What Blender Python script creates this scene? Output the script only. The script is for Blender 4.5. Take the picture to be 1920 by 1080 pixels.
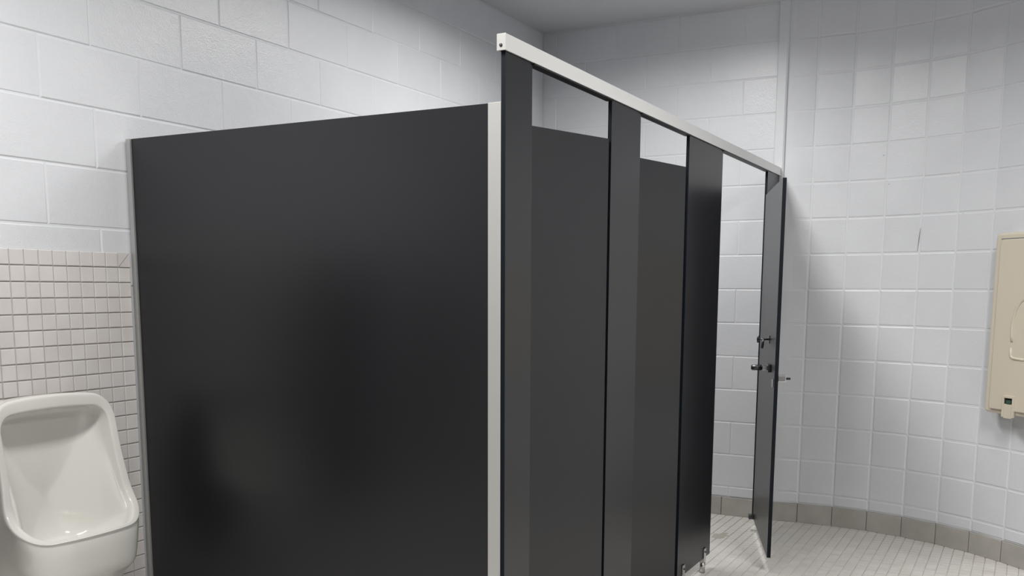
import bpy, math, random
from mathutils import Matrix, Vector
random.seed(7)

# ------------------------------------------------------------------ camera, world, exposure
for o in list(bpy.data.objects):
    bpy.data.objects.remove(o)
scene = bpy.context.scene
COL = scene.collection

F_PX, CY_PX = 1802.2, 799.7                 # focal length and principal row, 1920x1080 frame
PITCH, ROLL, YAW = 0.1424, 0.0038, 0.4910
CAM = Vector((2.8973, -2.5500, 1.3988))
fwd = Vector((-math.sin(YAW) * math.cos(PITCH), math.cos(YAW) * math.cos(PITCH), -math.sin(PITCH)))
rgt = Vector((math.cos(YAW), math.sin(YAW), 0))
upv = rgt.cross(fwd)
cr, sr = math.cos(ROLL), math.sin(ROLL)
r2 = cr * rgt + sr * upv
u2 = -sr * rgt + cr * upv
cam_data = bpy.data.cameras.new('camera')
cam = bpy.data.objects.new('camera', cam_data)
COL.objects.link(cam)
m = Matrix((r2, u2, -fwd)).transposed().to_4x4()
m.translation = CAM
cam.matrix_world = m
cam_data.sensor_width = 36.0
cam_data.lens = F_PX / 1920 * 36
cam_data.shift_y = (CY_PX - 540) / 1920
cam_data.clip_start = 0.02
scene.camera = cam

world = bpy.data.worlds.new('world')
scene.world = world
world.use_nodes = True
world.node_tree.nodes['Background'].inputs[0].default_value = (0.6, 0.65, 0.7, 1)
world.node_tree.nodes['Background'].inputs[1].default_value = 0.02

scene.view_settings.view_transform = 'Standard'
scene.view_settings.look = 'None'
scene.view_settings.exposure = 1.15
scene.view_settings.gamma = 1.0
scene.view_settings.use_curve_mapping = False

# ceiling luminaires: (x, y, size_x, size_y, strength, which one)
LAMPS = [
    (1.18, 1.72, 0.30, 1.20, 18.0, 'recessed ceiling light above the toilet stalls'),
    (1.20, -1.30, 0.30, 1.20, 20.0, 'recessed ceiling light above the urinal side of the room'),
    (3.15, 0.45, 0.30, 1.20, 22.0, 'recessed ceiling light above the open floor near the curved wall'),
]

SPREAD = 161                                 # louvred lamps: light cut off towards the horizontal

# ------------------------------------------------------------------ measures
C = 0.2032                                   # block course
Z0 = 0.1812                                  # lowest full bed joint
HC = 3.030                                   # ceiling
YB = 3.2775                                  # end wall
XS = 1.5538                                  # where the end wall meets the curved wall
K, A0 = 0.6934, -0.2309                      # curvature and first heading of the curved wall
S_FLAT = 1.4                                 # the curved wall runs straight from here
XP = 1.553                                   # face of the stall fronts
ZP = 1.922                                   # top of panels and doors
ZB = 0.076                                   # bottom of pilasters and doors
ZHB, ZHT = 2.057, 2.102                      # head rail
XR, YF = 4.70, -4.60                         # right and front wall
TILE = 0.0525

# ------------------------------------------------------------------ materials
def principled(name, col, rough=0.5, metal=0.0, spec=0.5, coat=0.0):
    mt = bpy.data.materials.new(name)
    mt.use_nodes = True
    b = mt.node_tree.nodes['Principled BSDF']
    b.inputs['Base Color'].default_value = (*col, 1)
    b.inputs['Roughness'].default_value = rough
    b.inputs['Metallic'].default_value = metal
    b.inputs['Specular IOR Level'].default_value = spec
    b.inputs['Coat Weight'].default_value = coat
    b.inputs['Coat Roughness'].default_value = 0.08
    return mt, b

def add_bump(mt, b, layers, base=None):
    """layers: (noise scale, detail, strength, distance); world position drives them"""
    nt = mt.node_tree
    geo = nt.nodes.new('ShaderNodeNewGeometry')
    last = None
    for sc, det, st, dist in layers:
        n = nt.nodes.new('ShaderNodeTexNoise')
        n.inputs['Scale'].default_value = sc
        n.inputs['Detail'].default_value = det
        nt.links.new(geo.outputs['Position'], n.inputs['Vector'])
        bp = nt.nodes.new('ShaderNodeBump')
        bp.inputs['Strength'].default_value = st
        bp.inputs['Distance'].default_value = dist
        nt.links.new(n.outputs['Fac'], bp.inputs['Height'])
        if last:
            nt.links.new(last.outputs['Normal'], bp.inputs['Normal'])
        last = bp
    nt.links.new(last.outputs['Normal'], b.inputs['Normal'])

def vary(mt, b, c1, c2, scale, lo=0.35, hi=0.65, detail=3.0, per_object=0.0):
    nt = mt.node_tree
    geo = nt.nodes.new('ShaderNodeNewGeometry')
    n = nt.nodes.new('ShaderNodeTexNoise')
    n.inputs['Scale'].default_value = scale
    n.inputs['Detail'].default_value = detail
    nt.links.new(geo.outputs['Position'], n.inputs['Vector'])
    rp = nt.nodes.new('ShaderNodeValToRGB')
    rp.color_ramp.elements[0].position = lo
    rp.color_ramp.elements[1].position = hi
    rp.color_ramp.elements[0].color = (*c1, 1)
    rp.color_ramp.elements[1].color = (*c2, 1)
    nt.links.new(n.outputs['Fac'], rp.inputs['Fac'])
    out = rp.outputs['Color']
    if per_object:
        oi = nt.nodes.new('ShaderNodeObjectInfo')
        mr = nt.nodes.new('ShaderNodeMapRange')
        mr.inputs['To Min'].default_value = 1 - per_object
        mr.inputs['To Max'].default_value = 1 + per_object
        nt.links.new(oi.outputs['Random'], mr.inputs['Value'])
        mx = nt.nodes.new('ShaderNodeVectorMath')
        mx.operation = 'SCALE'
        nt.links.new(out, mx.inputs[0])
        nt.links.new(mr.outputs['Result'], mx.inputs['Scale'])
        out = mx.outputs['Vector']
    nt.links.new(out, b.inputs['Base Color'])

M = {}
M['paint'], b = principled('painted_block', (0.72, 0.735, 0.765), 0.31)
vary(M['paint'], b, (0.705, 0.72, 0.75), (0.735, 0.75, 0.78), 3.0, per_object=0.012)
add_bump(M['paint'], b, [(170, 3, 0.55, 0.0016), (30, 2, 0.22, 0.003)])
M['mortar'], b = principled('painted_mortar', (0.73, 0.745, 0.775), 0.5)
add_bump(M['mortar'], b, [(220, 2, 0.3, 0.001)])
M['ceiling'], b = principled('ceiling_paint', (0.62, 0.63, 0.65), 0.8)
add_bump(M['ceiling'], b, [(120, 2, 0.15, 0.001)])
M['plain_wall'], b = principled('plain_wall_paint', (0.70, 0.715, 0.74), 0.45)
add_bump(M['plain_wall'], b, [(150, 2, 0.2, 0.001)])
M['wall_tile'], b = principled('wall_tile_glaze', (0.62, 0.59, 0.575), 0.22)
vary(M['wall_tile'], b, (0.70, 0.665, 0.65), (0.745, 0.715, 0.70), 9.0, per_object=0.035)
M['wall_grout'], b = principled('wall_grout', (0.36, 0.33, 0.315), 0.9)
vary(M['wall_grout'], b, (0.43, 0.395, 0.375), (0.52, 0.48, 0.46), 14.0)
M['base_tile'], b = principled('base_tile_glaze', (0.33, 0.31, 0.285), 0.38)
vary(M['base_tile'], b, (0.41, 0.395, 0.36), (0.46, 0.44, 0.405), 12.0, per_object=0.05)
M['base_grout'], b = principled('base_grout', (0.30, 0.285, 0.265), 0.9)
M['floor_tile'], b = principled('floor_tile', (0.62, 0.60, 0.565), 0.42)
vary(M['floor_tile'], b, (0.66, 0.635, 0.595), (0.72, 0.695, 0.66), 7.0, per_object=0.04)
M['floor_grout'], b = principled('floor_grout', (0.36, 0.34, 0.31), 0.9)
vary(M['floor_grout'], b, (0.46, 0.435, 0.395), (0.58, 0.555, 0.52), 6.0)
M['panel'], b = principled('charcoal_phenolic', (0.022, 0.0226, 0.025), 0.33, spec=0.60)
vary(M['panel'], b, (0.0080, 0.0086, 0.0108), (0.0090, 0.0096, 0.0120), 5.0)
add_bump(M['panel'], b, [(900, 2, 0.05, 0.0003)])
M['panel_edge'], b = principled('black_panel_edge', (0.003, 0.006, 0.011), 0.55, spec=0.25)
M['alu'], b = principled('satin_aluminium', (0.80, 0.80, 0.785), 0.40, metal=0.25)
M['alu_mid'], b = principled('brushed_channel', (0.60, 0.60, 0.58), 0.42, metal=0.4)
M['alu_dark'], b = principled('grey_aluminium', (0.50, 0.50, 0.49), 0.45, metal=0.6)
M['chrome'], b = principled('chrome', (0.62, 0.61, 0.59), 0.16, metal=1.0)
M['dark_metal'], b = principled('dark_metal', (0.10, 0.10, 0.11), 0.3, metal=1.0)
M['black'], b = principled('black_rubber_and_shade', (0.01, 0.01, 0.012), 0.5)  # also colours the painted shade strips below the head rail
M['porcelain'], b = principled('white_porcelain', (0.74, 0.73, 0.69), 0.12, spec=0.5, coat=0.3)
M['beige'], b = principled('beige_plastic', (0.66, 0.60, 0.49), 0.42)
add_bump(M['beige'], b, [(500, 2, 0.12, 0.0004)])
M['green'], b = principled('green_latch', (0.05, 0.10, 0.07), 0.4)
M['scuff'], b = principled('scuff', (0.22, 0.22, 0.23), 0.8)
M['dirt'], b = principled('dirt', (0.46, 0.435, 0.385), 0.8)

# ------------------------------------------------------------------ helpers
def tag(o, label=None, cat=None, group=None, kind=None):
    if label: o['label'] = label
    if cat: o['category'] = cat
    if group: o['group'] = group
    if kind: o['kind'] = kind
    return o

def link(name, me, parent=None, mat=None):
    o = bpy.data.objects.new(name, me)
    COL.objects.link(o)
    if parent: o.parent = parent
    if mat and me and not me.materials: me.materials.append(M[mat])
    return o

def empty(name, loc=(0, 0, 0)):
    o = bpy.data.objects.new(name, None)
    o.empty_display_size = 0.1
    COL.objects.link(o)
    o.location = loc
    return o

def mesh(name, verts, faces, smooth=False):
    me = bpy.data.meshes.new(name)
    me.from_pydata([tuple(v) for v in verts], [], faces)
    me.update()
    if smooth:
        me.polygons.foreach_set('use_smooth', [True] * len(me.polygons))
    return me

BOXF = [(0, 3, 2, 1), (4, 5, 6, 7), (0, 1, 5, 4), (1, 2, 6, 5), (2, 3, 7, 6), (3, 0, 4, 7)]
def box_verts(x0, y0, z0, x1, y1, z1):
    return [(x0, y0, z0), (x1, y0, z0), (x1, y1, z0), (x0, y1, z0),
            (x0, y0, z1), (x1, y0, z1), (x1, y1, z1), (x0, y1, z1)]

def boxes(name, lst, mat, parent=None, bevel=0.0, mtx=None):
    v, f = [], []
    for bx in lst:
        k = len(v)
        v += box_verts(*bx)
        f += [tuple(i + k for i in q) for q in BOXF]
    me = mesh(name, v, f)
    if bevel:
        import bmesh
        bm = bmesh.new(); bm.from_mesh(me)
        bmesh.ops.bevel(bm, geom=bm.edges[:] , offset=bevel, segments=2, affect='EDGES', profile=0.6)
        bm.to_mesh(me); bm.free()
    if mtx is not None:
        me.transform(mtx)
    return link(name, me, parent, mat)

def piece_geo(w, h, t, b, bd=None):
    """a tile or block: u 0..w, v 0..h, back at n=-t, face at n=0, edges eased by b over depth bd"""
    if bd is None: bd = b
    v = [(0, 0, -t), (w, 0, -t), (w, h, -t), (0, h, -t),
         (0, 0, -bd), (w, 0, -bd), (w, h, -bd), (0, h, -bd),
         (b, b, 0), (w - b, b, 0), (w - b, h - b, 0), (b, h - b, 0)]
    f = [(8, 9, 10, 11), (4, 5, 9, 8), (5, 6, 10, 9), (6, 7, 11, 10), (7, 4, 8, 11),
         (0, 1, 5, 4), (1, 2, 6, 5), (2, 3, 7, 6), (3, 0, 4, 7)]
    return v, f

_pc = {}
def piece(name, w, h, t, b, mat, bd=None):
    key = (name, round(w, 4), round(h, 4), round(t, 4), round(b, 4), mat)
    if key not in _pc:
        v, f = piece_geo(w, h, t, b, bd)
        me = mesh(name, v, f)
        me.materials.append(M[mat])
        _pc[key] = me
    return _pc[key]

def frame(o, u, v, n):
    mm = Matrix((Vector(u), Vector(v), Vector(n))).transposed().to_4x4()
    mm.translation = Vector(o)
    return mm

def put(name, w, h, t, b, mat, parent, mtx, bd=None):
    o = link(name, piece(name, w, h, t, b, mat, bd), parent)
    o.matrix_local = mtx
    return o

def tube(name, pts, rad, mat, parent=None, sides=10, cap=True):
    pts = [Vector(p) for p in pts]
    v, f = [], []
    n = len(pts)
    prev = None
    for i, p in enumerate(pts):
        d = (pts[min(i + 1, n - 1)] - pts[max(i - 1, 0)]).normalized()
        if prev is None:
            a = d.orthogonal().normalized()
        else:
            a = (prev - d * prev.dot(d)).normalized()
        prev = a
        c_ = d.cross(a)
        r = rad[i] if isinstance(rad, (list, tuple)) else rad
        for k in range(sides):
            an = 2 * math.pi * k / sides
            v.append(p + (a * math.cos(an) + c_ * math.sin(an)) * r)
    for i in range(n - 1):
        for k in range(sides):
            k2 = (k + 1) % sides
            f.append((i * sides + k, i * sides + k2, (i + 1) * sides + k2, (i + 1) * sides + k))
    if cap:
        f.append(tuple(range(sides))[::-1])
        f.append(tuple((n - 1) * sides + k for k in range(sides)))
    me = mesh(name, v, f, True)
    return link(name, me, parent, mat)

def course(row):
    return Z0 + row * C

def arc(s):
    """point and heading on the curved wall, s metres from the corner with the end wall"""
    s1 = min(s, S_FLAT)
    a = A0 + K * s1
    x = XS + (math.sin(a) - math.sin(A0)) / K
    y = YB + (math.cos(a) - math.cos(A0)) / K
    if s > S_FLAT:
        x += (s - S_FLAT) * math.cos(a)
        y -= (s - S_FLAT) * math.sin(a)
    return x, y, a

JOINT = 0.0045
VJ = 0.0030
EASE, EASE_D = 0.0042, 0.0022
def jitter():
    return random.uniform(-0.0009, 0.0007)

# ------------------------------------------------------------------ floor and ceiling
floor = boxes('floor', [(-0.2, YF - 0.1, -0.12, XR + 0.1, YB + 0.5, -0.003)], 'floor_grout')
tag(floor, 'pale mosaic floor of small square tiles', 'floor', kind='structure')
ceiling = boxes('ceiling', [(-0.2, YF - 0.1, HC, XR + 0.1, YB + 0.5, HC + 0.1)], 'ceiling')
tag(ceiling, 'plain grey-white painted ceiling', 'ceiling', kind='structure')

def to_px(P):
    d = Vector(P) - CAM
    z = d.dot(fwd)
    if z < 0.05: return None
    return 960 + F_PX * d.dot(r2) / z, CY_PX - F_PX * d.dot(u2) / z

def outside_right(x, y):
    # beyond the curved wall?
    best = None
    for i in range(0, 66):
        s = i * 0.06
        ax, ay, a = arc(s)
        d = (x - ax) ** 2 + (y - ay) ** 2
        if best is None or d < best[0]:
            best = (d, (x - ax) * -math.sin(a) + (y - ay) * -math.cos(a))
    return best[1] < -0.02

cand, rest = [], []
nx, ny = int(XR / TILE) + 1, int((YB - YF + 0.2) / TILE) + 1
for i in range(nx):
    for j in range(ny):
        x, y = i * TILE, YB + 0.2 - (j + 1) * TILE
        cx, cy = x + TILE / 2, y + TILE / 2
        if x < XS and cy > YB + 0.02: continue
        if y > 1.0 and x > XS and outside_right(cx, cy): continue
        px = to_px((cx, cy, 0))
        if px and 1333 < px[0] < 1925 and px[1] < 1085 and cx > 0.8:
            cand.append(((Vector((cx, cy, 0)) - CAM).length, x, y))
        else:
            rest.append((x, y))
cand.sort()
for d, x, y in cand[:300]:
    put('floor_tile', TILE - 0.0032, TILE - 0.0032, 0.008, 0.0012, 'floor_tile', floor,
        frame((x, y, random.uniform(-0.0004, 0.0003)), (1, 0, 0), (0, 1, 0), (0, 0, 1)))
rest += [(x, y) for d, x, y in cand[300:]]
v, f = [], []
tv, tf = piece_geo(TILE - 0.0032, TILE - 0.0032, 0.008, 0.0012)
tf = tf[:5]
for x, y in rest:
    k = len(v) - 4
    v += [(x + a, y + b_, c_) for a, b_, c_ in tv[4:]]
    f += [tuple(i + k for i in q) for q in tf]
o = link('floor_tiles', mesh('floor_tiles', v, f), floor, 'floor_tile')
tag(o, kind='stuff')

# ------------------------------------------------------------------ left wall: running-bond blocks, tiled zone
wall_left = boxes('wall_left', [(-0.12, YF, -0.05, -0.0023, YB + 0.1, HC)], 'mortar')
tag(wall_left, 'white painted block wall on the left with a tiled lower zone', 'wall', kind='structure')
JA = -0.4044
def bond_row(parent, row, a0, a1, j0, place, zlo=None, zhi=None):
    z_lo, z_hi = course(row), course(row + 1)
    if zlo: z_lo = max(z_lo, zlo)
    if zhi: z_hi = min(z_hi, zhi)
    h = z_hi - z_lo - JOINT
    if h < 0.02: return
    off = j0 + (0 if row % 2 else C)
    k = math.floor((a0 - off) / (2 * C)) - 1
    while True:
        s, e = off + k * 2 * C, off + (k + 1) * 2 * C
        k += 1
        if s >= a1 - 0.02: break
        s2, e2 = max(s, a0), min(e, a1)
        if e2 - s2 < 0.03: continue
        w = e2 - s2 - VJ
        place(s2 + VJ / 2, z_lo + JOINT / 2, w, h)

def place_left(s, z, w, h):
    put('block', w, h, 0.02, EASE, 'paint', wall_left, frame((jitter(), s, z), (0, 1, 0), (0, 0, 1), (1, 0, 0)), EASE_D)
for row in range(6, 14):
    bond_row(wall_left, row, -1.62, YB, JA, place_left, zhi=HC)
for row in range(-1, 6):
    bond_row(wall_left, row, 1.55, YB, JA, place_left, zlo=0.116)

# tiled zone behind the urinal
T_TOP, T_END = 1.522, -0.088
bed = boxes('tile_bed', [(-0.003, -1.62, 0.0, 0.0045, T_END, T_TOP - 0.002)], 'wall_grout', wall_left)
G = 0.0042
WT = 0.0525
WTZ = 0.0534
vs, fs = [], []
ptile = piece_geo(WT - G, WTZ - G, 0.006, 0.0016)
ncol = int((T_END + 1.62) / WT)
for r in range(28):
    for c_ in range(ncol):
        y0 = T_END - (c_ + 1) * WT
        z0 = T_TOP - (r + 1) * WTZ
        if z0 < 0: continue
        mt = frame((0.0085 + random.uniform(-0.0004, 0.0004), y0 + G / 2, z0 + G / 2), (0, 1, 0), (0, 0, 1), (1, 0, 0))
        if c_ < 12 and r < 24:
            if r == 0 and c_ == 0:
                # mitred corner of the bullnose border: two triangles
                w, h = WT - G, WTZ - G
                g = 0.0016
                for nm, tri in (('wall_tile', [(0, g), (0, h), (w - g, h)]), ('wall_tile', [(g, 0), (w, 0), (w, h - g)])):
                    vv = [(a, b_, -0.006) for a, b_ in tri] + [(a, b_, 0) for a, b_ in tri]
                    ff = [(3, 4, 5)] if nm == '' else [(5, 4, 3) if tri[0][0] == 0 else (3, 4, 5), (0, 1, 4, 3), (1, 2, 5, 4), (2, 0, 3, 5)]
                    o = link(nm, mesh(nm, vv, ff), wall_left, 'wall_tile')
                    o.matrix_local = mt
                continue
            o = link('wall_tile', piece('wall_tile', WT - G, WTZ - G, 0.006, 0.0016, 'wall_tile'), wall_left)
            o.matrix_local = mt
        else:
            k = len(vs)
            vs += [tuple(mt @ Vector(q)) for q in ptile[0]]
            fs += [tuple(i + k for i in q) for q in ptile[1]]
o = link('wall_tiles', mesh('wall_tiles', vs, fs), wall_left, 'wall_tile')
tag(o, kind='stuff')

# ------------------------------------------------------------------ end wall
wall_back = boxes('wall_back', [(-0.1, YB + 0.0023, -0.05, XS + 0.02, YB + 0.12, HC)], 'mortar')
tag(wall_back, 'white painted end wall of running-bond blocks behind the stalls', 'wall', kind='structure')
JB = 1.318
def place_back(s, z, w, h):
    put('block', w, h, 0.02, EASE, 'paint', wall_back, frame((s, YB - jitter(), z), (1, 0, 0), (0, 0, 1), (0, -1, 0)), EASE_D)
for row in range(-1, 14):
    bond_row(wall_back, row, 0.0, XS - 0.01, JB, place_back, zlo=0.116, zhi=HC)

# ------------------------------------------------------------------ curved wall of stacked half blocks
pts = [arc(-0.03)] + [arc(0.183 + i * C) for i in range(17)]
v, f = [], []
for x, y, a in pts:
    nx_, ny_ = -math.sin(a), -math.cos(a)
    for off in (-0.0023, -0.12):
        for z in (-0.05, HC):
            v.append((x + nx_ * off, y + ny_ * off, z))
for i in range(len(pts) - 1):
    k, q = i * 4, i * 4 + 4
    f += [(k, q, q + 1, k + 1), (k + 2, k + 3, q + 3, q + 2), (k + 1, q + 1, q + 3, k + 3), (k, k + 2, q + 2, q)]
n = (len(pts) - 1) * 4
f += [(0, 1, 3, 2), (n, n + 2, n + 3, n + 1)]
wall_right = link('wall_right', mesh('wall_right', v, f), None, 'mortar')
tag(wall_right, 'white painted curved wall of stacked square half blocks', 'wall', kind='structure')
JC = 0.183
JC_GAP = 0.0065
NCOL = 15
for c_ in range(NCOL):
    s0 = JC + (c_ - 1) * C
    s1 = s0 + C
    s0 = max(s0, 0.02)
    xa, ya, _ = arc(s0)
    xb, yb, _ = arc(s1)
    u = Vector((xb - xa, yb - ya, 0))
    L = u.length
    u.normalize()
    nn = u.cross(Vector((0, 0, 1)))
    for row in range(-1, 14):
        z_lo, z_hi = course(row), course(row + 1)
        if row == -1: z_lo = 0.116
        z_hi = min(z_hi, HC)
        p = Vector((xa, ya, z_lo + JC_GAP / 2)) + u * JC_GAP / 2 + nn * jitter()
        put('half_block', L - JC_GAP, z_hi - z_lo - JC_GAP, 0.022, 0.005, 'paint', wall_right, frame(p, u, (0, 0, 1), nn), 0.0026)

# plain walls round the rest of the room
ex, ey, ea = arc(3.5)
wall_side = boxes('wall_side', [(XR, YF, -0.05, XR + 0.1, ey + 0.1, HC)], 'plain_wall')
tag(wall_side, 'plain white side wall beyond the right edge of the view', 'wall', kind='structure')
wall_front = boxes('wall_front', [(-0.1, YF - 0.1, -0.05, XR + 0.1, YF, HC)], 'plain_wall')
tag(wall_front, 'plain white wall behind the viewer', 'wall', kind='structure')
link_wall = boxes('trim_2', [(ex - 0.05, ey - 0.06, -0.05, XR + 0.05, ey + 0.06, HC)], 'plain_wall')
tag(link_wall, 'short return wall joining curved wall and side wall', 'wall', kind='structure')

# vertical cover strip where end wall and curved wall meet
def strip_profile():
    pr = [(-0.040, 0.0), (-0.040, -0.010), (-0.034, -0.016), (0.012, -0.016), (0.020, -0.010), (0.022, 0.02)]
    return [(XS + a, YB + b_) for a, b_ in pr]
pr = strip_profile()
v = [(x, y, 0.0) for x, y in pr] + [(x, y, HC) for x, y in pr]
k = len(pr)
f = [(i, i + 1, k + i + 1, k + i) for i in range(k - 1)] + [(k - 1, 0, k, 2 * k - 1), tuple(range(k))[::-1], tuple(range(k, 2 * k))]
trim = link('trim_1', mesh('trim_1', v, f), None, 'plain_wall')
tag(trim, 'white vertical cover strip between end wall and curved wall', 'trim', kind='structure')

# ------------------------------------------------------------------ base tiles
HB = 0.114
def base_part(parent, p, u, nn, L):
    o = put('base_tile', L - 0.005, HB, 0.014, 0.0016, 'base_tile', parent, frame(p, u, (0, 0, 1), nn))
baseboard_back = boxes('baseboard_back', [(0.0, YB - 0.004, 0.0, XS - 0.03, YB + 0.002, HB)], 'base_grout')
tag(baseboard_back, 'grey tile base along the end wall', 'baseboard', kind='structure')
x = 1.276 - 7 * C
while x < XS - 0.05:
    x0, x1 = max(x, 0.01), min(x + C, XS - 0.035)
    if x1 - x0 > 0.03:
        base_part(baseboard_back, (x0 + 0.0025, YB - 0.010, 0), (1, 0, 0), (0, -1, 0), x1 - x0)
    x += C
v, f = [], []
bp = [arc(0.02 + i * 0.1) for i in range(33)]
for x, y, a in bp:
    for off in (0.004, -0.004):
        for z in (0.0, HB):
            v.append((x - math.sin(a) * off, y - math.cos(a) * off, z))
for i in range(len(bp) - 1):
    k, q = i * 4, i * 4 + 4
    f += [(k, q, q + 1, k + 1), (k + 2, k + 3, q + 3, q + 2), (k + 1, q + 1, q + 3, k + 3)]
baseboard_right = link('baseboard_right', mesh('baseboard_right', v, f), None, 'base_grout')
tag(baseboard_right, 'grey tile base following the foot of the curved wall', 'baseboard', kind='structure')
for c_ in range(NCOL):
    s0 = max(JC + (c_ - 1) * C, 0.03)
    s1 = JC + c_ * C
    xa, ya, _ = arc(s0); xb, yb, _ = arc(s1)
    u = Vector((xb - xa, yb - ya, 0)); L = u.length; u.normalize()
    nn = u.cross(Vector((0, 0, 1)))
    p = Vector((xa, ya, 0)) + u * 0.0025 + nn * 0.0125
    base_part(baseboard_right, p, u, nn, L)

# small marks on the curved wall
def mark(s, z, ds, dz, w, off=0.0012):
    x, y, a = arc(s)
    u = Vector((math.cos(a), -math.sin(a), 0)); nn = u.cross(Vector((0, 0, 1)))
    p = Vector((x, y, z)) + nn * off
    d = u * ds + Vector((0, 0, dz))
    sd = (nn.cross(d)).normalized() * w
    q = [p - sd * 0.4, p + sd * 0.4, p + d * 0.5 + sd, p + d + sd * 0.5, p + d - sd * 0.5, p + d * 0.5 - sd]
    vv = q + [t + nn * 0.0006 for t in q]
    ff = [(6, 7, 8, 9, 10, 11)] + [(i, (i + 1) % 6, 6 + (i + 1) % 6, 6 + i) for i in range(6)]
    o = link('scuff_mark', mesh('scuff_mark', vv, ff), wall_right, 'scuff')
mark(0.783, 1.612, 0.010, 0.125, 0.0016)
mark(0.560, 2.14, 0.012, 0.004, 0.002)
mark(0.60, 1.985, 0.02, -0.006, 0.002)
mark(1.02, 1.80, 0.04, -0.012, 0.0012)
mark(0.90, 1.825, 0.05, 0.004, 0.001)
mark(1.34, 2.18, 0.015, 0.002, 0.003)
mark(0.73, 2.50, 0.012, -0.01, 0.003)

# ------------------------------------------------------------------ toilet stalls
def slab(name, x0, y0, z0, x1, y1, z1, parent):
    """phenolic board with satin faces and black edges: thin along the smaller of x / y"""
    e = 0.0012
    thin_x = (x1 - x0) < (y1 - y0)
    v = box_verts(x0, y0, z0, x1, y1, z1)
    me = mesh(name, v, BOXF)
    me.materials.append(M['panel']); me.materials.append(M['panel_edge'])
    for p in me.polygons:
        ax = 0 if thin_x else 1
        p.material_index = 0 if abs(p.normal[ax]) > 0.9 else 1
    return link(name, me, parent)

TP = 0.014
YP = -0.074
part = empty('toilet_partition', (0, 0, 0))
tag(part, 'row of charcoal toilet stalls with pale metal head rail and three doors', 'toilet partition', kind='thing')

def panel(y, x_end, z_bottom=0.09):
    t = slab('side_panel', 0.012, 0, z_bottom, x_end, TP, ZP, part)
    t.location = (0, y, 0)
    boxes('wall_channel', [(0.0047 if y > -0.05 else 0.0095, -0.007, z_bottom, 0.030, 0.0, ZP), (0.0047, TP, z_bottom, 0.030, TP + 0.007, ZP)], 'alu_dark', t)
    boxes('front_channel', [(x_end - 0.001, -0.008, z_bottom, XP - TP - 0.0005, -0.003, ZP), (x_end + 0.0005, -0.0029, z_bottom, XP - TP - 0.0005, TP + 0.006, ZP)], 'alu_mid', t, 0.0008)
    return t
panel(YP, 1.497)
panel(0.843 - TP / 2, 1.497)
panel(1.83 - TP / 2, 1.497)

def pedestal(t, y):
    xm = -TP / 2
    tube('pedestal_post', [(xm, y, 0.0), (xm, y, 0.0555)], 0.0135, 'chrome', t, 14)
    boxes('pedestal_clip', [(-TP - 0.006, y - 0.016, 0.056, -TP, y + 0.016, 0.128), (0.0, y - 0.016, 0.056, 0.006, y + 0.016, 0.128), (-TP, y - 0.016, 0.056, 0.0, y + 0.016, ZB - 0.001)], 'chrome', t, 0.0015)
    tube('clip_screw', [(0.005, y, 0.108), (0.010, y, 0.108)], [0.006, 0.004], 'dark_metal', t, 10)

def pilaster(y0, y1, feet):
    t = slab('pilaster', -TP, 0, ZB, 0, y1 - y0, ZHB + 0.02, part)
    t.location = (XP, y0, 0)
    for fy in feet:
        pedestal(t, fy - y0)
    return t
pilaster(-0.082, 0.083, (0.0,))
pilaster(0.700, 0.985, (0.76, 0.92))
pilaster(1.578, 2.090, (1.66, 1.995))
pilaster(2.985, 3.262, (3.10,))

# head rail
RX = 0.0145
L = YB - 0.001 + 0.095
rail = boxes('head_rail', [(0.0092, 0.003, 0.0, RX, L, 0.045), (-RX, 0.003, 0.0, -0.0092, L, 0.045), (-0.0091, 0.003, 0.021, 0.0091, L, 0.045)], 'alu', part, 0.0012)
rail.location = (XP - TP / 2, -0.095, ZHB)
rail['label'] = 'pale satin metal head rail'
boxes('end_cap', [(-RX, 0.0, 0.0, RX, 0.0025, 0.045)], 'alu_mid', rail, 0.0008)
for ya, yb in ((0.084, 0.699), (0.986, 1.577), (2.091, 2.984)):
    boxes('rail_shade', [(-RX + 0.0005, ya + 0.095, -0.005, RX - 0.0005, yb + 0.095, -0.0004)], 'black', rail)  # shade under the rail, put in as black strips between pilasters
tube('cap_screw', [(-0.001, 0.001, 0.014), (-0.001, -0.003, 0.014)], [0.0055, 0.004], 'dark_metal', rail, 12)

def merge(name, objs, parent):
    """several shapes of one piece become one mesh"""
    import bmesh
    bm = bmesh.new()
    mats = []
    for o in objs:
        k = len(bm.faces)
        bm.from_mesh(o.data)
        mt = o.data.materials[0]
        if mt not in mats: mats.append(mt)
        bm.faces.ensure_lookup_table()
        for fc in bm.faces[k:]: fc.material_index = mats.index(mt)
    me = bpy.data.meshes.new(name)
    bm.to_mesh(me); bm.free()
    for mt in mats: me.materials.append(mt)
    for o in objs: bpy.data.objects.remove(o)
    return link(name, me, parent)

# doors
TD = 0.018
def door(hinge, free):
    hx, hy = hinge
    e = Vector((free[0] - hx, free[1] - hy, 0))
    w = e.length
    # local: x from hinge to free edge, -y is the stall-facing side
    t = slab('door', 0.0, -TD / 2, ZB, w, TD / 2, ZP, part)
    t.location = (hx, hy, 0)
    t.rotation_euler = (0, 0, math.atan2(e.y, e.x))
    boxes('hinge', [(0.004, -TD / 2 - 0.028, ZB + 0.002, 0.05, -TD / 2, ZB + 0.026)], 'dark_metal', t, 0.002)
    return t, w
door((1.541, 0.688), (1.357, 0.113))
door((1.536, 1.566), (1.420, 0.998))
d3, w3 = door((1.560, 2.965), (1.835, 2.155))
d3['label'] = 'stall door standing wide open, with coat hook and latch'

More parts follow.
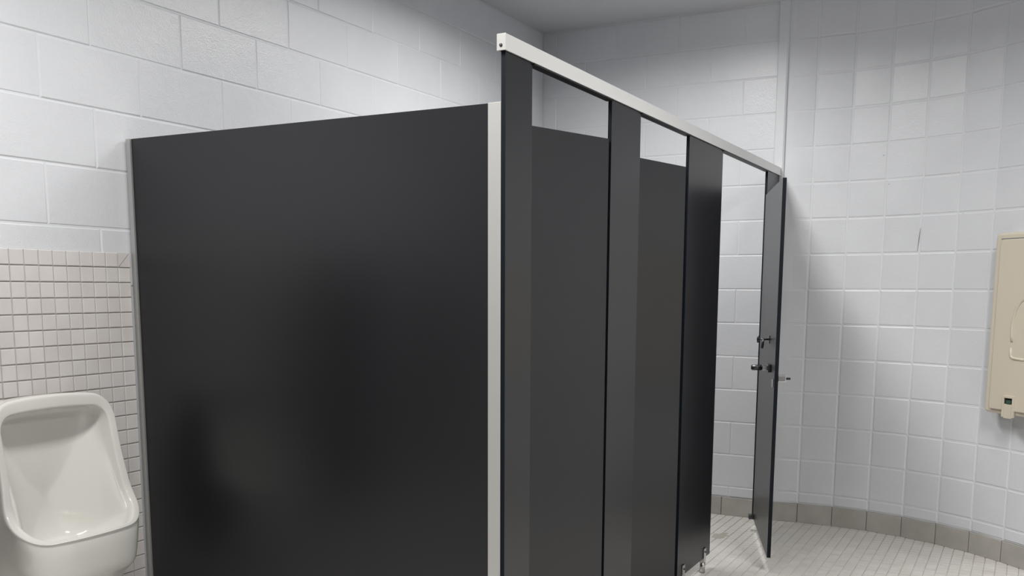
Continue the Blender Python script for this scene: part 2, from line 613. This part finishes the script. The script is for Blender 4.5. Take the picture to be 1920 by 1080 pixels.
yi = -TD / 2
def bb(x0, d0, z0, x1, d1, z1): return (x0, yi - d1, z0, x1, yi - d0, z1)
hs = 0.545
merge('coat_hook', [
    boxes('a', [bb(hs - 0.018, 0, 1.125, hs + 0.018, 0.004, 1.165)], 'dark_metal', None, 0.001),
    tube('b', [(hs, yi - 0.003, 1.146), (hs, yi - 0.058, 1.146)], 0.0045, 'dark_metal', None, 8),
    tube('d', [(hs, yi - 0.058, 1.128), (hs, yi - 0.060, 1.146), (hs, yi - 0.058, 1.164)], [0.004, 0.005, 0.004], 'dark_metal', None, 8),
    tube('c', [(hs, yi - 0.032, 1.146), (hs, yi - 0.034, 1.12), (hs, yi - 0.037, 1.100)], [0.0055, 0.0065, 0.0065], 'dark_metal', None, 8)], d3)
ls = w3 - 0.235
merge('latch', [
    boxes('a', [bb(ls - 0.05, 0, 0.985, ls + 0.05, 0.014, 1.025)], 'dark_metal', None, 0.003),
    boxes('b', [bb(ls - 0.016, 0.014, 0.993, ls + 0.016, 0.040, 1.017)], 'chrome', None, 0.003),
    tube('c', [(ls, yi - 0.038, 1.006), (ls, yi - 0.044, 1.006), (ls, yi - 0.088, 1.006), (ls, yi - 0.094, 1.006)], [0.010, 0.0145, 0.0145, 0.009], 'dark_metal', None, 12)], d3)
yo = TD / 2
merge('pull_handle', [
    boxes('a', [(w3 - 0.10, yo, 0.953, w3 - 0.02, yo + 0.040, 0.985)], 'chrome', None, 0.004),
    tube('b', [(w3 - 0.06, yo + 0.038, 0.967), (w3 - 0.06, yo + 0.064, 0.967)], 0.0055, 'black', None, 8)], d3)
boxes('keeper', [bb(w3 - 0.07, 0, 0.925, w3 - 0.03, 0.005, 0.965)], 'chrome', d3, 0.001)

# urinal screens on the left wall, seen only as dark reflections in the stall panel
for y, lab in ((-0.98, 'charcoal urinal screen just left of the urinal'), (-1.80, 'charcoal urinal screen farthest along the left wall')):
    t = empty('urinal_screen', (0.0, y, 0.42))
    tag(t, lab, 'urinal screen', 'urinal screens', 'thing')
    slab('screen_board', 0.0125, -TP / 2, 0, 0.44, TP / 2, 1.10, t)
    boxes('wall_bracket', [(0.0096, -TP / 2 - 0.005, 0, 0.035, -TP / 2, 1.10), (0.0096, TP / 2, 0, 0.035, TP / 2 + 0.005, 1.10)], 'alu_dark', t)

# ------------------------------------------------------------------ urinal
def smooth(x):
    x = max(0.0, min(1.0, x))
    return x * x * (3 - 2 * x)

UY = -0.515
ur = empty('urinal', (0.0095, UY, 0))
tag(ur, 'white wall-hung porcelain urinal on the tiled wall', 'urinal')
NU = 64
def rrect(hw, zb, zt, rb, rt, n=NU, arch=0.0):
    """rounded rectangle loop in (y, z), counter-clockwise seen from the front, n points, equal angles"""
    cz = (zb + zt) / 2
    out = []
    corners = [(hw - rt, zt - rt, rt, 0), (-hw + rt, zt - rt, rt, 90), (-hw + rb, zb + rb, rb, 180), (hw - rb, zb + rb, rb, 270)]
    dense = []
    for (cx, cz_, r, a0) in corners:
        for i in range(13):
            a = math.radians(a0 + 90 * i / 12)
            dense.append((cx + r * math.cos(a), cz_ + r * math.sin(a)))
    # resample by perimeter fraction, each side keeps its share of points
    per = [0]
    for i in range(len(dense)):
        a, b_ = dense[i], dense[(i + 1) % len(dense)]
        per.append(per[-1] + math.hypot(b_[0] - a[0], b_[1] - a[1]))
    tot = per[-1]
    j = 0
    for k in range(n):
        t = tot * k / n
        while per[j + 1] < t: j += 1
        a, b_ = dense[j], dense[(j + 1) % len(dense)]
        q = (t - per[j]) / max(1e-9, per[j + 1] - per[j])
        y, z = a[0] + (b_[0] - a[0]) * q, a[1] + (b_[1] - a[1]) * q
        if z > cz: z += arch * (1 - (y / hw) ** 2)
        out.append((y, z))
    return out

def rim_x(y, z, hw):
    x = 0.105 + (1.04 - z) * 0.19
    low = smooth((0.725 - z) / 0.13)
    x += low * (0.038 + 0.055 * (1 - min(1, abs(y) / hw) ** 2.4))
    return x

ZT, ZL = 1.037, 0.604
loops = []
def loop(fn): loops.append([fn(k) for k in range(NU)])
out_l = rrect(0.228, ZL, ZT, 0.080, 0.075, arch=0.018)
wall_l = rrect(0.215, 0.30, ZT - 0.002, 0.06, 0.08, arch=0.014)
mid_l = rrect(0.222, 0.44, ZT - 0.001, 0.10, 0.085, arch=0.016)
in_l = rrect(0.196, ZL + 0.010, ZT - 0.040, 0.070, 0.045, arch=0.010)
cav1 = rrect(0.182, ZL - 0.02, ZT - 0.045, 0.07, 0.05, arch=0.008)
cav2 = rrect(0.150, ZL - 0.05, ZT - 0.070, 0.075, 0.06, arch=0.008)
cav3 = rrect(0.105, ZL - 0.06, ZT - 0.13, 0.06, 0.07)
cav4 = rrect(0.05, ZL - 0.02, ZT - 0.25, 0.04, 0.04)
# w: how much a point belongs to the lower front
def lower(k): return smooth((0.70 - out_l[k][1]) / 0.11)
def P(x, y, z): return (x, y, z)
loop(lambda k: P(0.0, *wall_l[k]))
def lowbody(k, fx, dz, fy):
    y, z = out_l[k]
    w_ = lower(k)
    x = rim_x(y, z, 0.232)
    a = Vector((x * fx * 0.6 + 0.01, wall_l[k][0], wall_l[k][1]))
    b_ = Vector((x * fx, y * fy, z - dz))
    return tuple(a * (1 - w_) + b_ * w_)
loop(lambda k: lowbody(k, 0.55, 0.27, 0.80))
loop(lambda k: lowbody(k, 0.86, 0.165, 0.91))
loop(lambda k: lowbody(k, 0.88, 0.158, 0.925))
def apron(k, dz, grow, back):
    y, z = out_l[k]
    w_ = lower(k)
    x = rim_x(y, z, 0.232)
    a = Vector((x * back, y * 0.99, z - (0.004 if z > 0.95 else 0)))
    b_ = Vector((x + grow, y * (1 + grow * 0.6), z - dz))
    return tuple(a * (1 - w_) + b_ * w_)
loop(lambda k: apron(k, 0.150, -0.012, 0.55))
loop(lambda k: apron(k, 0.138, -0.002, 0.60))
loop(lambda k: apron(k, 0.080, 0.002, 0.72))
loop(lambda k: apron(k, 0.025, 0.003, 0.88))
def rim(k, t, dx):
    y = out_l[k][0] * (1 - t) + in_l[k][0] * t
    z = out_l[k][1] * (1 - t) + in_l[k][1] * t
    return P(rim_x(y, z, 0.232) + dx, y, z)
loop(lambda k: rim(k, 0.0, -0.004))
loop(lambda k: rim(k, 0.12, 0.003))
loop(lambda k: rim(k, 0.25, 0.004))
loop(lambda k: rim(k, 0.82, 0.001))
loop(lambda k: rim(k, 0.94, -0.001))
loop(lambda k: rim(k, 1.0, -0.007))
def cav(src, depth_top, depth_bot):
    def fn(k):
        y, z = src[k]
        q = smooth((z - 0.60) / 0.40)
        return P(depth_bot * (1 - q) + depth_top * q, y, z)
    return fn
def blend(src, frac, dz):
    def fn(k):
        y, z = in_l[k][0] * (1 - frac) + src[k][0] * frac, in_l[k][1] * (1 - frac) + src[k][1] * frac
        return P(rim_x(in_l[k][0], in_l[k][1], 0.232) - dz, y, z)
    return fn
loop(blend(cav1, 0.5, 0.030))
loop(cav(cav1, 0.055, 0.20))
loop(cav(cav2, 0.036, 0.135))
loop(cav(cav3, 0.030, 0.085))
loop(cav(cav4, 0.030, 0.050))
v = [(x, y * (1 + 0.075 * smooth((0.88 - z) / 0.26)), z) for lp in loops for x, y, z in lp]
f = []
for i in range(len(loops) - 1):
    for k in range(NU):
        k2 = (k + 1) % NU
        f.append((i * NU + k, i * NU + k2, (i + 1) * NU + k2, (i + 1) * NU + k))
v.append((0.030, 0, 0.70))
ci = len(v) - 1
for k in range(NU):
    f.append(((len(loops) - 1) * NU + k, (len(loops) - 1) * NU + (k + 1) % NU, ci))
f.append(tuple(range(NU))[::-1])
body = link('urinal_body', mesh('urinal_body', v, f, True), ur, 'porcelain')
sub = body.modifiers.new('sub', 'SUBSURF'); sub.levels = 1; sub.render_levels = 2
dr = tube('drain_strainer', [(0.17, 0, 0.551), (0.17, 0, 0.556)], [0.03, 0.026], 'chrome', ur, 16)

# ------------------------------------------------------------------ baby changing station on the right
sx, sy, sa = arc(S_FLAT)
st = empty('changing_station', (sx, sy, 0))
st.rotation_euler = (0, 0, -sa)
tag(st, 'beige wall-mounted folding baby changing station on the curved wall', 'changing station')
# local: x along the wall to the right, -y towards the room
U0, U1, SZ0, SZ1 = -0.095, 0.465, 0.782, 1.684
def rounded_plate(name, u0, u1, z0, z1, d0, d1, r, ease, mat, parent, n=5):
    """plate between depths d0 (back) and d1 (front), rounded corners, eased front rim"""
    def ring(ins, d):
        pts_ = []
        rr = max(r - ins, 0.002)
        for cx, cz, a0 in ((u1 - ins - rr, z1 - ins - rr, 0), (u0 + ins + rr, z1 - ins - rr, 90), (u0 + ins + rr, z0 + ins + rr, 180), (u1 - ins - rr, z0 + ins + rr, 270)):
            for i in range(n + 1):
                a = math.radians(a0 + 90 * i / n)
                pts_.append((cx + rr * math.cos(a), -d, cz + rr * math.sin(a)))
        return pts_
    rings = [ring(0, d0), ring(0, d1 - ease), ring(ease * 0.3, d1 - ease * 0.3), ring(ease, d1)]
    k = len(rings[0])
    v = [p for g in rings for p in g]
    f = []
    for i in range(len(rings) - 1):
        for j in range(k):
            j2 = (j + 1) % k
            f.append((i * k + j, i * k + j2, (i + 1) * k + j2, (i + 1) * k + j))
    f.append(tuple(range(k))[::-1]); f.append(tuple((len(rings) - 1) * k + j for j in range(k)))
    me = mesh(name, v, f)
    return link(name, me, parent, mat)
rounded_plate('back_shell', U0 + 0.012, U1 - 0.012, SZ0 + 0.02, SZ1 - 0.004, 0.006, 0.05, 0.03, 0.004, 'beige', st)
# front rim as four rails around the lid
def frame_rails():
    out = []
    d0, d1 = 0.048, 0.104
    o_ = [(U0, SZ0), (U1, SZ0), (U1, SZ1), (U0, SZ1)]
    return out
rounded_plate('lid_rim', U0, U1, SZ0, SZ1, 0.046, 0.096, 0.022, 0.012, 'beige', st)
lid = rounded_plate('lid', U0 + 0.040, U1 - 0.040, SZ0 + 0.022, SZ1 - 0.034, 0.0961, 0.1065, 0.014, 0.004, 'beige', st)
boxes('lid_gap', [(U0 + 0.036, -0.0975, SZ1 - 0.0335, U1 - 0.036, -0.0962, SZ1 - 0.0285)], 'scuff', st)
# embossed line relief on the lid
ar = []
for i in range(15):
    a = math.radians(178 - i * 6.2)
    ar.append((0.140 + 0.085 * math.cos(a), -0.1065, 1.215 + 0.15 * math.sin(a)))
ar = [(0.060, -0.1065, 1.150), (0.056, -0.1065, 1.18)] + ar
tube('embossed_line', ar, 0.0065, 'beige', lid, 8)
tube('embossed_line', [(0.058, -0.1065, 1.118), (0.058, -0.1065, 1.085), (0.062, -0.1065, 1.074), (0.074, -0.1065, 1.067), (0.14, -0.1065, 1.064)], 0.0065, 'beige', lid, 8)
# pull recess at the bottom with latch
PU = 0.034
boxes('pull_block', [(PU, -0.114, SZ0 - 0.010, PU + 0.010, -0.100, 0.880), (PU + 0.060, -0.114, SZ0 - 0.010, PU + 0.070, -0.100, 0.880),
                     (PU + 0.0101, -0.114, 0.868, PU + 0.0599, -0.100, 0.880), (PU + 0.0101, -0.110, SZ0 - 0.016, PU + 0.0599, -0.100, 0.838)], 'beige', st, 0.002)
boxes('pull_well', [(PU + 0.0105, -0.1075, 0.839, PU + 0.0595, -0.1062, 0.8675)], 'black', st)
boxes('latch_tab', [(PU + 0.024, -0.113, 0.840, PU + 0.052, -0.108, 0.858)], 'green', st, 0.0015)

# dirt patch on the tiles by the open stall
ds = []
for i in range(22):
    a = 2 * math.pi * i / 22
    r = 0.05 * random.uniform(0.45, 1.15)
    ds.append((1.42 + r * 0.9 * math.cos(a), 2.76 + 1.7 * r * math.sin(a), 0.0008))
o = link('floor_stain', mesh('floor_stain', ds + [(x, y, 0.0003) for x, y, z in ds], [tuple(range(22))] + [(i, i + 22, (i + 1) % 22 + 22, (i + 1) % 22) for i in range(22)]), floor, 'dirt')

# ------------------------------------------------------------------ ceiling lights
for i, (lx, ly, wx, wy, power, label) in enumerate(LAMPS):
    t = empty('ceiling_light', (lx, ly, HC))
    tag(t, label, 'ceiling light', 'ceiling lights', 'thing')
    a, b_ = wx / 2, wy / 2
    boxes('light_frame', [(-a - 0.02, -b_ - 0.02, -0.012, a + 0.02, -b_, -0.0005), (-a - 0.02, b_, -0.012, a + 0.02, b_ + 0.02, -0.0005),
                          (-a - 0.02, -b_, -0.012, -a, b_, -0.0005), (a, -b_, -0.012, a + 0.02, b_, -0.0005)], 'alu', t)
    em = bpy.data.materials.new('light_diffuser')
    em.use_nodes = True
    bs = em.node_tree.nodes['Principled BSDF']
    bs.inputs['Base Color'].default_value = (0.8, 0.8, 0.8, 1)
    bs.inputs['Emission Color'].default_value = (1.0, 0.985, 0.955, 1)
    bs.inputs['Emission Strength'].default_value = 0.6
    d = link('diffuser', mesh('diffuser', box_verts(-a, -b_, -0.008, a, b_, -0.0005), BOXF), t)
    d.data.materials.append(em)
    ld = bpy.data.lights.new('lamp', 'AREA')
    ld.shape = 'RECTANGLE'
    ld.size, ld.size_y = wx, wy
    ld.energy = power
    ld.color = (1.0, 0.985, 0.96)
    ld.spread = math.radians(SPREAD)
    lo = bpy.data.objects.new('lamp', ld)
    COL.objects.link(lo)
    lo.parent = t
    lo.location = (0, 0, -0.0095)
